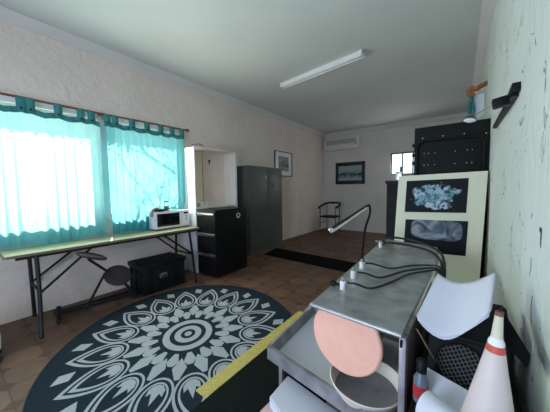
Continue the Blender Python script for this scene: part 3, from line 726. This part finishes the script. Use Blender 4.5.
MB().prism([(-3.455, 4.70, .001), (-1.0, 4.52, .001), (-1.0, 3.95, .001), (-3.36, 4.11, .001)], MT['mat_b'], (0, 0, .012)).build('long_mat', label='long black floor mat across the room in front of the grey locker', cat='mat', loc=(-2.2, 4.3, 0))

# ------------------------------------------------------------------ far chair
t = thing('armchair', 'slender metal chair with curved black backrest standing in the far left corner', 'chair', (-3.40, 7.65, 0))
MB().box((-3.66, 7.40, .47), (-3.14, 7.84, .52), MT['black'], .02).build('seat', t)
MB().tube(spline([(-3.69, 7.36, .78), (-3.71, 7.60, .84), (-3.62, 7.86, .92), (-3.40, 7.93, .93), (-3.18, 7.86, .92), (-3.09, 7.60, .86), (-3.10, 7.36, .80)], 6), .032, MT['black'], 8).build('backrest', t)
for x, y, tz in ((-3.66, 7.40, .80), (-3.13, 7.40, .80), (-3.62, 7.84, .91), (-3.18, 7.84, .91)):
    MB().tube([(x, y, .0), (x, y, tz)], .012, MT['dkframe']).build('leg', t)
MB().tube([(-3.66, 7.40, .30), (-3.62, 7.84, .30)], .009, MT['dkframe']).tube([(-3.13, 7.40, .30), (-3.18, 7.84, .30)], .009, MT['dkframe']).build('side_rail', t)

# ------------------------------------------------------------------ right wall: stacked cases and board
t = thing('equipment_case', 'very tall black equipment case with corner bolts against the right wall', 'case', (-.13, 3.6, 0))
ex0, ex1, ey0, ey1, ez = -.432, .221, 3.25, 3.95, 2.07
MB().box((ex0, ey0, 0), (ex1, ey1, ez), MT['casem'], .006).build('shell', t)
px_, pz0, pz1, rc = (ex0 + .03, ex1 - .04), .8, ez - .155, .07
pts = [(px_[0], ey0 - .012, pz0), (px_[0], ey0 - .012, pz1 - rc), (px_[0] + rc * .3, ey0 - .012, pz1 - rc * .3), (px_[0] + rc, ey0 - .012, pz1), (px_[1] - rc, ey0 - .012, pz1), (px_[1] - rc * .3, ey0 - .012, pz1 - rc * .3), (px_[1], ey0 - .012, pz1 - rc), (px_[1], ey0 - .012, pz0)]
MB().tube(pts, .014, MT['black'], 8).build('raised_rim', t)
for x in (ex0 + .10, ex0 + .14, ex0 + .20, ex0 + .38, ex0 + .48, ex0 + .52):
    for z in (ez - .29, ez - .42): MB().lathe([(0, .003), (.0035, .002), (.0045, 0)], (x, ey0, z), MT['alu'], 8, axis=(0, -1, 0)).build('rivet', t)
for x, z in ((ex0 + .08, ez - .12), (ex0 + .27, ez - .12), (ex0 + .45, ez - .12), (ex1 - .03, ez - .14)): MB().lathe([(0, .004), (.005, .003), (.006, 0)], (x, ey0, z), MT['alu'], 8, axis=(0, -1, 0)).build('rivet', t)
for z in (ez - .19, ez - .30, ez - .39):
    MB().box((ex0 - .022, ey0 + .005, z - .02), (ex0, ey0 + .035, z + .02), MT['black'], .004).build('latch', t)
t = thing('side_cabinet', 'dark green-black narrow cabinet showing left of the cream board', 'cabinet', (-.6, 3.5, 0))
MB().box((-.735, 3.33, 0), (-.475, 3.75, 1.47), MT['casem'], .006).build('body', t)
MB().box((-.75, 3.315, 1.455), (-.475, 3.76, 1.49), MT['black'], .004).build('top_lip', t)
MB().box((-.60, 3.318, .3), (-.585, 3.329, 1.45), MT['wood2'], .001).build('edge_strip', t, label='brown worn edge strip')
t = thing('small_tin', 'small pale tin standing on the narrow dark cabinet', 'tin', (-.62, 3.42, 1.49))
MB().box((-.645, 3.38, 1.491), (-.575, 3.45, 1.60), MT['alu'], .006).box((-.60, 3.38, 1.601), (-.58, 3.45, 1.66), MT['dgrey'], .003).build('tin', t)

# cream board leaning
t = thing('display_board', 'cream board with two dark prints leaning on the tall black case', 'board', (-.17, 3.0, 0))
tl = Vector((-.552, 3.06, 1.530)); tr = Vector((.205, 3.06, 1.550)); bl = Vector((-.600, 2.93, .0)); br = Vector((.157, 2.93, .02))
def onb(u, v, d=0.0):
    p = tl.lerp(tr, u).lerp(bl.lerp(br, u), v); n = (tr - tl).cross(bl - tl).normalized()
    if n.y > 0: n = -n
    return p + n * d
b = MB(); b.prism([onb(0, 0), onb(1, 0), onb(1, 1), onb(0, 1)], MT['cream'], onb(0, 0, -.018) - onb(0, 0)); b.build('panel', t)
def pb(u0, u1, v0, v1, m, nm, skew=0):
    b = MB(); b.prism([onb(u0, v0, .0035), onb(u1, v0 - skew, .0035), onb(u1, v1, .0035), onb(u0, v1, .0035)], m, onb(0, 0, -.003) - onb(0, 0)); return b
def local(u, v): p = onb(u, v) - Vector(t.location); return p.x, p.z
c1 = local(.47, .150); c2 = local(.50, .375)
pb(.112, .818, .038, .258, print_mat('crystal_print', (.03, .06, .09), (.16, .34, .40), (.50, .50, .62), c1[0], c1[1], .200, .125, 10, 2.8), '').build('print', t, label='dark print with a pale blue and lilac crystal-like figure')
pb(.132, .845, .310, .53, print_mat('stone_print', (.04, .055, .08), (.12, .15, .20), (.30, .33, .38), c2[0], c2[1], .225, .105, 5, .35, True), '').build('print', t, label='darker print with a long rounded grey figure')

# ------------------------------------------------------------------ arm lamp on the right wall
t = thing('wall_lamp', 'black bracket arm with thin rod and small round lamp on the right wall', 'wall lamp', (XR, 1.75, 1.87))
MB().box((XR - .034, 1.72, 1.870), (XR - .001, 1.79, 1.912), MT['black'], .004).build('wall_bracket', t)
MB().bar((XR - .018, 1.76, 1.868), (XR - .012, 2.72, 1.885), .026, MT['black'], .026).build('support_arm', t)
MB().box((.133, 1.87, 1.845), (.205, 1.93, 1.895), MT['black'], .004, rot=RY(-.18)).build('ballast_box', t)
MB().bar((XR - .02, 1.79, 1.905), (.200, 1.89, 1.875), .022, MT['black']).build('knuckle', t)
MB().tube([(.136, 1.92, 1.868), (.060, 2.03, 1.852)], .005, MT['alu']).build('rod', t)
MB().lathe([(0, .026), (.022, .022), (.034, .006), (.036, 0), (.033, -.003)], (.037, 2.05, 1.828), MT['dgrey'], 24, axis=(.15, .25, 1)).build('lamp_shade', t)
MB().lathe([(0, -.008), (.022, -.006), (.033, 0), (0, .002)], (.037, 2.05, 1.826), MT['led'], 24, axis=(.15, .25, 1)).build('lens', t)

# hook with cloth and pouch
t = thing('wall_hook', 'rusty orange curled hook projecting high on the right wall', 'hook', (XR, 4.0, 2.6))
MB().tube(spline([(XR, 4.0, 2.65), (.16, 4.0, 2.62), (.12, 4.0, 2.60), (.075, 4.0, 2.62), (.055, 4.0, 2.58), (.07, 4.0, 2.54), (.11, 4.0, 2.55)], 6), .028, MT['rust'], 8).build('hook_arm', t)
MB().lathe([(0, 0), (.035, 0), (.045, -.015), (0, -.02)], (XR - .002, 4.0, 2.65), MT['rust'], 14, axis=(-1, 0, 0)).build('wall_plate', t)
b = MB(); G = []
for r in range(9):
    row = []
    for c in range(7):
        u = c / 6 - .5; v = r / 8; row.append(b.b.verts.new(Vector((.085 + u * (.03 + .045 * v), 4.0 + .012 * math.sin(9 * u + 2 * v), 2.555 - .24 * v))))
    G.append(row)
i = b.mi(MT['tealc'])
for r in range(8):
    for c in range(6): f = b.b.faces.new([G[r][c], G[r][c + 1], G[r + 1][c + 1], G[r + 1][c]]); f.material_index = i; f.smooth = True
b.build('teal_rag', label='small teal cloth hanging from the rusty hook', cat='cloth', loc=(.085, 4.0, 2.55), solid=.006)
b = MB(); b.prism([(.118, 4.015, 2.53), (.205, 4.015, 2.54), (.208, 4.015, 2.30), (.135, 4.015, 2.22)], MT['paper'], (0, .02, 0), .004); b.build('paper_pouch', label='white paper pouch hanging against the right wall beside the teal cloth', cat='pouch', loc=(.165, 4.02, 2.5))

# ------------------------------------------------------------------ steel grinding bench
t = thing('grinding_bench', 'narrow scuffed steel bench with a grinding tray at its near end', 'workbench', (-.38, 1.9, 0))
TZ = .85
poly = [(-.565, 1.045), (-.160, 1.010), (-.128, 1.9), (-.150, 2.70), (-.645, 2.88)]
MB().prism([(x, y, TZ) for x, y in poly], MT['steel'], (0, 0, -.018), .002).build('tabletop', t)
def lip(a, c, h=.03): return MB().prism([(a[0], a[1], TZ - .002), (c[0], c[1], TZ - .002), (c[0], c[1], TZ - h), (a[0], a[1], TZ - h)], MT['steeld'], (0, .003, 0))
b = MB(); b.tube([(-.565, 1.043, TZ - .008), (-.160, 1.008, TZ - .008)], .010, MT['steel'], 10); b.build('front_lip', t)
for (x, y) in ((-.158, 1.026), (-.150, 2.66), (-.60, 2.80)):
    MB().box((x - .012, y - .012, .0), (x + .012, y + .012, TZ - .018), MT['steeld'], .003).build('leg', t)
MB().box((-.585, 1.72, 0), (-.561, 1.744, TZ - .018), MT['steeld'], .003).build('leg', t)
MB().prism([(-.146, 1.03, .25), (-.146, 1.03, TZ - .02), (-.125, 1.75, TZ - .02), (-.125, 1.75, .25)], MT['brownp'], (.004, 0, 0)).build('side_panel', t, label='smoky plastic side panel')
MB().box((-.166, 1.006, TZ - .055), (-.158, 1.013, TZ - .025), MT['blackm'], .003).build('hook_slot', t)
# grinding wheel on its shaft, motor below the plate
wc = Vector((-.411, 1.094, .704)); wa = Vector((-.077, -1, .03)).normalized()
wm = MB().lathe([(0, .012), (.162, .012), (.169, .006), (.169, -.010), (0, -.012)], wc, MT['orange'], 96, axis=wa)
for v in wm.b.verts: v.co.z = min(v.co.z, TZ - .020)
wh = wm.build('grinding_disc', t, label='salmon pink round grinding disc')
MB().tube([wc - wa * .012, wc - wa * .28], .014, MT['alu'], 12).build('shaft', t)
MB().lathe([(0, 0), (.07, 0), (.08, .01), (.08, .24), (0, .25)], wc - wa * .27 - Vector((0, 0, .0)), MT['dgrey'], 24, axis=-wa).build('motor', t)
MB().box((-.50, 1.38, .13), (-.36, 1.60, .63), MT['dgrey'], .005).build('motor_mount', t)
MB().box((-.60, 1.08, .10), (-.15, 2.75, .13), MT['steeld'], .003).build('lower_shelf', t)
# tray
tz0, tz1 = .425, .50
Tq = [(-.866, 1.074), (-.135, .952), (-.125, 1.68), (-.905, 1.70)]
def inset(q, d):
    c = Vector((sum(p[0] for p in q) / 4, sum(p[1] for p in q) / 4)); out = []
    for p in q: v = Vector(p) - c; out.append((c.x + v.x * (1 - d / abs(v.x)), c.y + v.y * (1 - d / abs(v.y))))
    return out
b = MB(); I1 = inset(Tq, .018); i = b.mi(MT['steeld']); j = b.mi(MT['paper'])
O0 = [b.b.verts.new((x, y, tz0)) for x, y in Tq]; O1 = [b.b.verts.new((x, y, tz1)) for x, y in Tq]
J1 = [b.b.verts.new((x, y, tz1)) for x, y in I1]; J0 = [b.b.verts.new((x, y, tz0 + .012)) for x, y in inset(Tq, .03)]
for k in range(4):
    q = (k + 1) % 4
    for f in ([O0[k], O0[q], O1[q], O1[k]], [O1[k], O1[q], J1[q], J1[k]], [J1[k], J1[q], J0[q], J0[k]]): g = b.b.faces.new(f); g.material_index = i
g = b.b.faces.new(J0); g.material_index = j
g = b.b.faces.new(O0[::-1]); g.material_index = i
b.build('drip_tray', t, label='shallow tray with pale floor and steel rim')
MB().tube([(-.86, 1.11, tz1 - .01), (-.895, 1.66, tz1 - .01)], .012, MT['steel'], 10).build('tray_rail', t)
for x, y in ((-.80, 1.12), (-.30, 1.03), (-.86, 1.64)):
    MB().box((x - .011, y - .011, .0265 if x < -.5 else 0), (x + .011, y + .011, tz0), MT['steeld'], .002).build('leg', t)
# loose folded corner of the plate
MB().prism([(-.567, 1.045, TZ - .004), (-.60, 1.03, TZ - .05), (-.61, 1.10, TZ - .07), (-.585, 1.20, TZ - .03)], MT['alu'], (.003, .002, -.002)).build('folded_corner', t, label='bright bent metal corner')

t = thing('splash_bowl', 'white round bowl under the salmon grinding disc', 'bowl', (-.325, 1.132, tz0 + .012))
MB().lathe([(0, 0), (.11, 0), (.135, .010), (.161, .076), (.164, .080), (.161, .083), (.155, .078), (.134, .018), (.10, .010), (0, .010)], (-.325, 1.132, tz0 + .0125), MT['offwhite'], 48).build('bowl_shell', t)
MB().lathe([(0, .030), (.139, .030), (.139, .031), (0, .031)], (-.325, 1.132, tz0 + .0125), MT['slurry'], 40).build('slurry', t, label='grey slurry in the bowl')

# taps and hoses on the plate
def fitting(x, y, s, label):
    s *= .78
    t = thing('hose_tap', label, 'tap', (x, y, TZ), 'white taps along the left edge of the steel bench')
    MB().lathe([(0, 0), (.019 * s, 0), (.019 * s, .055 * s), (.016 * s, .060 * s), (0, .060 * s)], (x, y, TZ + .0005), MT['whiteplas'], 16).build('body', t)
    MB().lathe([(0, 0), (.012 * s, 0), (.015 * s, .008 * s), (.015 * s, .018 * s), (.007 * s, .026 * s), (0, .027 * s)], (x, y, TZ + .060 * s), MT['alu'], 14).build('cap', t)
    MB().tube([(x, y, TZ + .05 * s), (x + .03 * s, y, TZ + .055 * s)], .007 * s, MT['alu'], 8).build('outlet', t)
    return t
T4 = [(-.500, 1.285, 1.0, 'nearest white tap on the left edge of the steel bench'), (-.512, 1.485, 1.0, 'second white tap from the near end of the steel bench'), (-.527, 1.70, 1.0, 'third white tap from the near end, at the gooseneck lamp foot'), (-.580, 2.42, 1.0, 'farthest white tap near the far corner of the steel bench')]
for a in T4: fitting(*a)
t = thing('drain_knob', 'black screw knob sticking out beside the nearest white tap', 'knob', (-.545, 1.285, TZ + .01))
MB().tube([(-.520, 1.285, TZ + .022), (-.545, 1.288, TZ + .022)], .008, MT['black']).lathe([(0, -.012), (.015, -.012), (.017, 0), (.015, .012), (0, .012)], (-.555, 1.289, TZ + .022), MT['black'], 12, axis=(-1, 0, 0)).build('knob', t)
def hose(name, pts, r, label):
    MB().tube(spline(pts, 8), r, MT['rubber'], 8).build(name, label=label, cat='hose', group='black hoses on the steel bench', loc=pts[0])
z = TZ + .011
hose('rubber_hose', [(-.476, 1.285, TZ + .043), (-.43, 1.30, TZ + .04), (-.37, 1.36, z), (-.30, 1.52, z), (-.24, 1.72, z), (-.15, 1.86, z), (-.10, 1.90, z), (-.085, 1.90, TZ - .05)], .006, 'black hose curving from the nearest white tap to the right edge of the bench')
hose('rubber_hose', [(-.488, 1.485, TZ + .043), (-.44, 1.50, TZ + .04), (-.37, 1.56, z), (-.28, 1.76, z), (-.18, 1.90, z), (-.10, 1.94, z), (-.083, 1.945, TZ - .06)], .006, 'black hose from the second white tap across the bench')
hose('rubber_hose', [(-.503, 1.70, TZ + .043), (-.45, 1.72, TZ + .04), (-.36, 1.78, z), (-.26, 1.92, z), (-.16, 2.0, z), (-.095, 1.99, z), (-.08, 1.985, TZ - .06)], .006, 'black hose from the third white tap by the lamp foot')
hose('rubber_hose', [(-.556, 2.42, TZ + .043), (-.50, 2.44, TZ + .05), (-.40, 2.48, TZ + .04), (-.28, 2.46, z + .02), (-.17, 2.38, z + .01), (-.105, 2.20, z), (-.085, 2.07, z - .01), (-.078, 2.03, TZ - .06)], .010, 'black hose from the farthest white tap, bending round the right edge')
hose('rubber_hose', [(-.60, 2.56, TZ + .04), (-.52, 2.60, TZ + .07), (-.38, 2.62, TZ + .06), (-.22, 2.56, z + .03), (-.12, 2.42, z + .01), (-.082, 2.22, z), (-.070, 2.06, z - .03), (-.068, 2.02, TZ - .10)], .010, 'outermost black hose arching over the far end of the bench')
t = thing('hose_manifold', 'small grey metal manifold at the far left corner of the bench', 'manifold', (-.60, 2.54, TZ))
MB().box((-.625, 2.50, TZ + .0005), (-.575, 2.60, TZ + .045), MT['dgrey'], .006).build('block', t)
MB().tube([(-.625, 2.55, TZ + .025), (-.66, 2.55, TZ + .03)], .008, MT['alu']).build('nozzle', t)

# gooseneck lamp
t = thing('gooseneck_lamp', 'black gooseneck lamp with slim white light bar bent over the bench edge', 'lamp', (-.585, 1.90, TZ))
MB().lathe([(0, 0), (.018, 0), (.018, .02), (.008, .03), (0, .03)], (-.575, 1.86, TZ + .0005), MT['black'], 16).build('base', t)
gp = spline([(-.575, 1.86, TZ + .025), (-.583, 1.90, .93), (-.60, 2.02, 1.08), (-.60, 2.125, 1.17), (-.60, 2.145, 1.225), (-.60, 2.11, 1.262), (-.60, 2.05, 1.255)], 8)
MB().tube(gp, .009, MT['black'], 8).build('gooseneck', t)
MB().bar((-.60, 2.07, 1.262), (-.60, 1.372, 1.168), .010, MT['black'], .012).build('lamp_head', t)
MB().bar((-.594, 2.02, 1.246), (-.594, 1.372, 1.154), .016, MT['led'], .010).build('light_bar', t, label='frosted white light bar')
MB().lathe([(0, -.008), (.014, -.008), (.016, 0), (.014, .008), (0, .008)], (-.60, 1.358, 1.158), MT['alu'], 14, axis=(1, -1, 0)).build('end_knob', t)

# packages under the tray
t = thing('flat_parcel', 'flat pinkish carton under the white slab by the bench tray', 'box', (-.6, .9, 0))
MB().prism([(-.775, .895, .0265), (-.765, 1.06, .0265), (-.30, 1.00, .0265), (-.30, .72, .0265)], MT['pink'], (0, 0, .264), .004).build('carton', t)
MB().prism([(-.75, .94, .292), (-.755, 1.12, .292), (-.40, 1.06, .292), (-.42, .80, .292)], MT['paper'], (0, 0, .055), .006).build('foam_slab', label='white square slab lying on the pinkish carton', cat='slab', loc=(-.6, .95, .292))

# ------------------------------------------------------------------ clutter between bench and wall
t = thing('black_crate', 'low black crate holding the clutter between bench and wall', 'crate', (.04, 1.0, 0))
MB().box((-.118, .50, 0), (.195, 1.72, .60), MT['blackm'], .01).build('crate_body', t)
MB().box((-.120, .495, .585), (.198, 1.73, .615), MT['black'], .005).build('rim', t)
KZ = .6155
# wedge speaker
t = thing('floor_speaker', 'black wedge speaker with round wire grille under the white sheet', 'speaker', (.03, 1.25, KZ))
q = [(1.135, KZ + .002), (1.42, KZ + .002), (1.42, KZ + .275), (1.36, KZ + .285), (1.185, KZ + .190)]
MB().prism([(-.085, y, z) for y, z in q], MT['casem'], (.255, 0, 0), .008).build('cabinet', t)
p0 = Vector((.022, 1.160, KZ + .098)); n = Vector((0, -.966, .257)).normalized()
MB().lathe([(.078, 0), (.082, .010), (.075, .014), (.073, 0)], p0, MT['black'], 36, axis=n).lathe([(0, .001), (.08, .001)], p0, MT['black'], 30, axis=n).build('grille_ring', t)
b = MB(); qq = Vector((0, 0, 1)).rotation_difference(n)
for k in range(-5, 6):
    d = k * .0135; h = math.sqrt(max(0, .08 ** 2 - d * d))
    for ang in (.5, .5 + PI / 2):
        ca, sa = math.cos(ang), math.sin(ang)
        h *= .93; a_ = Vector((d * ca - h * sa, d * sa + h * ca, .015)); b_ = Vector((d * ca + h * sa, d * sa - h * ca, .015)); m_ = Vector((d * ca, d * sa, .024 - (d / .08) ** 2 * .008))
        b.tube([p0 + qq @ a_, p0 + qq @ m_, p0 + qq @ b_], .0016, MT['grey'], 5)
b.build('wire_mesh', t, label='grey wire mesh')
# draped sheet(s)
def sheet(label, dz, dx, curl, name='paper_sheet'):
    b = MB(); G = []; n1, n2 = 14, 12; i = b.mi(MT['paper'])
    for r in range(n1 + 1):
        v = r / n1; row = []
        for c in range(n2 + 1):
            u = c / n2
            x = (-.070 + .195 * u) * (1 - v) + (-.128 + .222 * u) * v + dx
            y = (1.335 - .02 * u) * (1 - v) + (1.135 - .02 * u) * v
            zz = (.998 + .048 * u) * (1 - v) + (.862 + .075 * u) * v
            zz -= math.sin(PI * u ** .9) * (.045 + .035 * v)
            zz += curl * max(0, v - .75) * max(0, u - .45) * 3
            row.append(b.b.verts.new(Vector((x, y, zz + dz))))
        G.append(row)
    for r in range(n1):
        for c in range(n2): f = b.b.faces.new([G[r][c], G[r][c + 1], G[r + 1][c + 1], G[r + 1][c]]); f.material_index = i; f.smooth = True
    b.build(name, label=label, cat='paper', loc=(.0, 1.25, .95), solid=.0015, sharp=False)
sheet('large curved white sheet lying on the wedge speaker beside the bench', .012, 0, 0.0)
sheet('lower white sheet with curled corner showing under the larger sheet', .0, .004, .08)
# pin-shaped bottle
t = thing('pin_shaped_cone', 'pinkish white cone-shaped container with red neck band near the right wall', 'container', (.075, .80, KZ))
lean = Vector((.018, .0, .46)).normalized(); pc = (.068, .80, KZ)
MB().lathe([(0, 0), (.055, 0), (.060, .01), (.063, .08), (.059, .16), (.045, .24), (.030, .32), (.0190, .382)], pc, MT['conep'], 40, axis=lean).build('body', t)
MB().lathe([(.0198, .379), (.0198, .381), (.0170, .396), (.0165, .396)], pc, MT['red'], 32, axis=lean).build('neck_band', t, label='red neck band')
MB().lathe([(.0165, .394), (.0168, .400), (.0155, .406), (.013, .409), (.012, .414)], pc, MT['white'], 24, axis=lean).build('collar', t)
MB().lathe([(.012, .412), (.0088, .462), (.0082, .474), (.0, .475)], pc, MT['tipp'], 20, axis=lean).build('nozzle', t, label='cream nozzle')
MB().lathe([(.0085, .470), (.0085, .480), (0, .482)], pc, MT['wood'], 16, axis=lean).tube([Vector(pc) + lean * .480, Vector(pc) + lean * .493 + Vector((.002, 0, 0))], .002, MT['black'], 6).build('tip_plug', t, label='brown tip plug')
# black angled panel by the wall
t = thing('folded_panel', 'black folded metal panel leaning on the right wall behind the cone', 'panel', (.16, 1.05, KZ))
b = MB(); b.prism([(.132, 1.23, .960), (.185, 1.02, .900), (.183, 1.02, .868), (.150, 1.15, .860)], MT['black'], (-.004, .012, -.02), .002); b.build('plate', t)
MB().bar((.160, 1.14, .88), (.168, 1.18, KZ + .002), .012, MT['blackm']).build('prop_bar', t)
# roll, print, bottle
t = thing('paper_roll', 'white rolled paper lying in front of the wedge speaker', 'paper roll', (-.03, .93, KZ))
b = MB(); a_, b_ = Vector((-.074, .925, KZ + .062)), Vector((.085, .845, KZ + .052)); d = (b_ - a_).normalized(); L_ = (b_ - a_).length
b.lathe([(.040, .002), (.047, 0), (.047, L_), (.040, L_ - .002), (.040, .002)], a_, MT['paper'], 26, axis=d); b.build('roll', t)
MB().prism([(-.085, 1.11, KZ + .075), (.045, 1.06, KZ + .075), (.060, .93, KZ + .004), (-.070, .98, KZ + .004)], MT['paper'], (0, 0, -.0015)).build('drawing_sheet', label='white drawing sheet propped behind the paper roll', cat='paper', loc=(0, .9, KZ))
t = thing('spray_bottle', 'blue-grey bottle with black cap and red label against the bench panel', 'bottle', (-.094, 1.015, KZ))
bc = (-.094, 1.015, KZ + .0005)
MB().lathe([(0, 0), (.024, 0), (.025, .006), (.025, .085), (.012, .11), (.012, .118)], bc, MT['bluep'], 22).build('body', t)
MB().lathe([(.0254, .02), (.0258, .02), (.0258, .065), (.0254, .065)], bc, MT['label'], 22).build('label_wrap', t, label='red label')
MB().lathe([(.0165, .112), (.018, .112), (.018, .15), (.012, .158), (0, .158)], bc, MT['black'], 18).build('cap', t)
MB().tube([(-.113, 1.03, .874), (-.056, 1.131, .710)], .002, MT['wood2'], 6).build('bench_wire', label='thin tan rod slanting from the bench side down to the crate', cat='rod', loc=(-.1, 1.02, .8))

# white caster cart at left edge of view
t = thing('caster_cart', 'white plastic cart on a black caster at the left edge beside the table', 'cart', (-3.15, .12, 0))
MB().prism([(-3.30, .262, .10), (-3.02, .232, .10), (-3.06, .205, .27), (-3.30, .235, .27)], MT['whiteplas'], (-.02, -.35, 0), .008).build('body', t)
MB().prism([(-3.30, .262, .07), (-3.02, .232, .07), (-3.02, .232, .10), (-3.30, .262, .10)], MT['black'], (-.02, -.35, 0), .004).build('base', t)
for x, y in ((-2.99, .20), (-3.27, .22), (-3.04, -.08), (-3.28, -.07)):
    MB().lathe([(0, -.014), (.032, -.014), (.036, 0), (.032, .014), (0, .014)], (x, y, .037), MT['rubber'], 20, axis=(1, .1, 0)).build('caster', t)
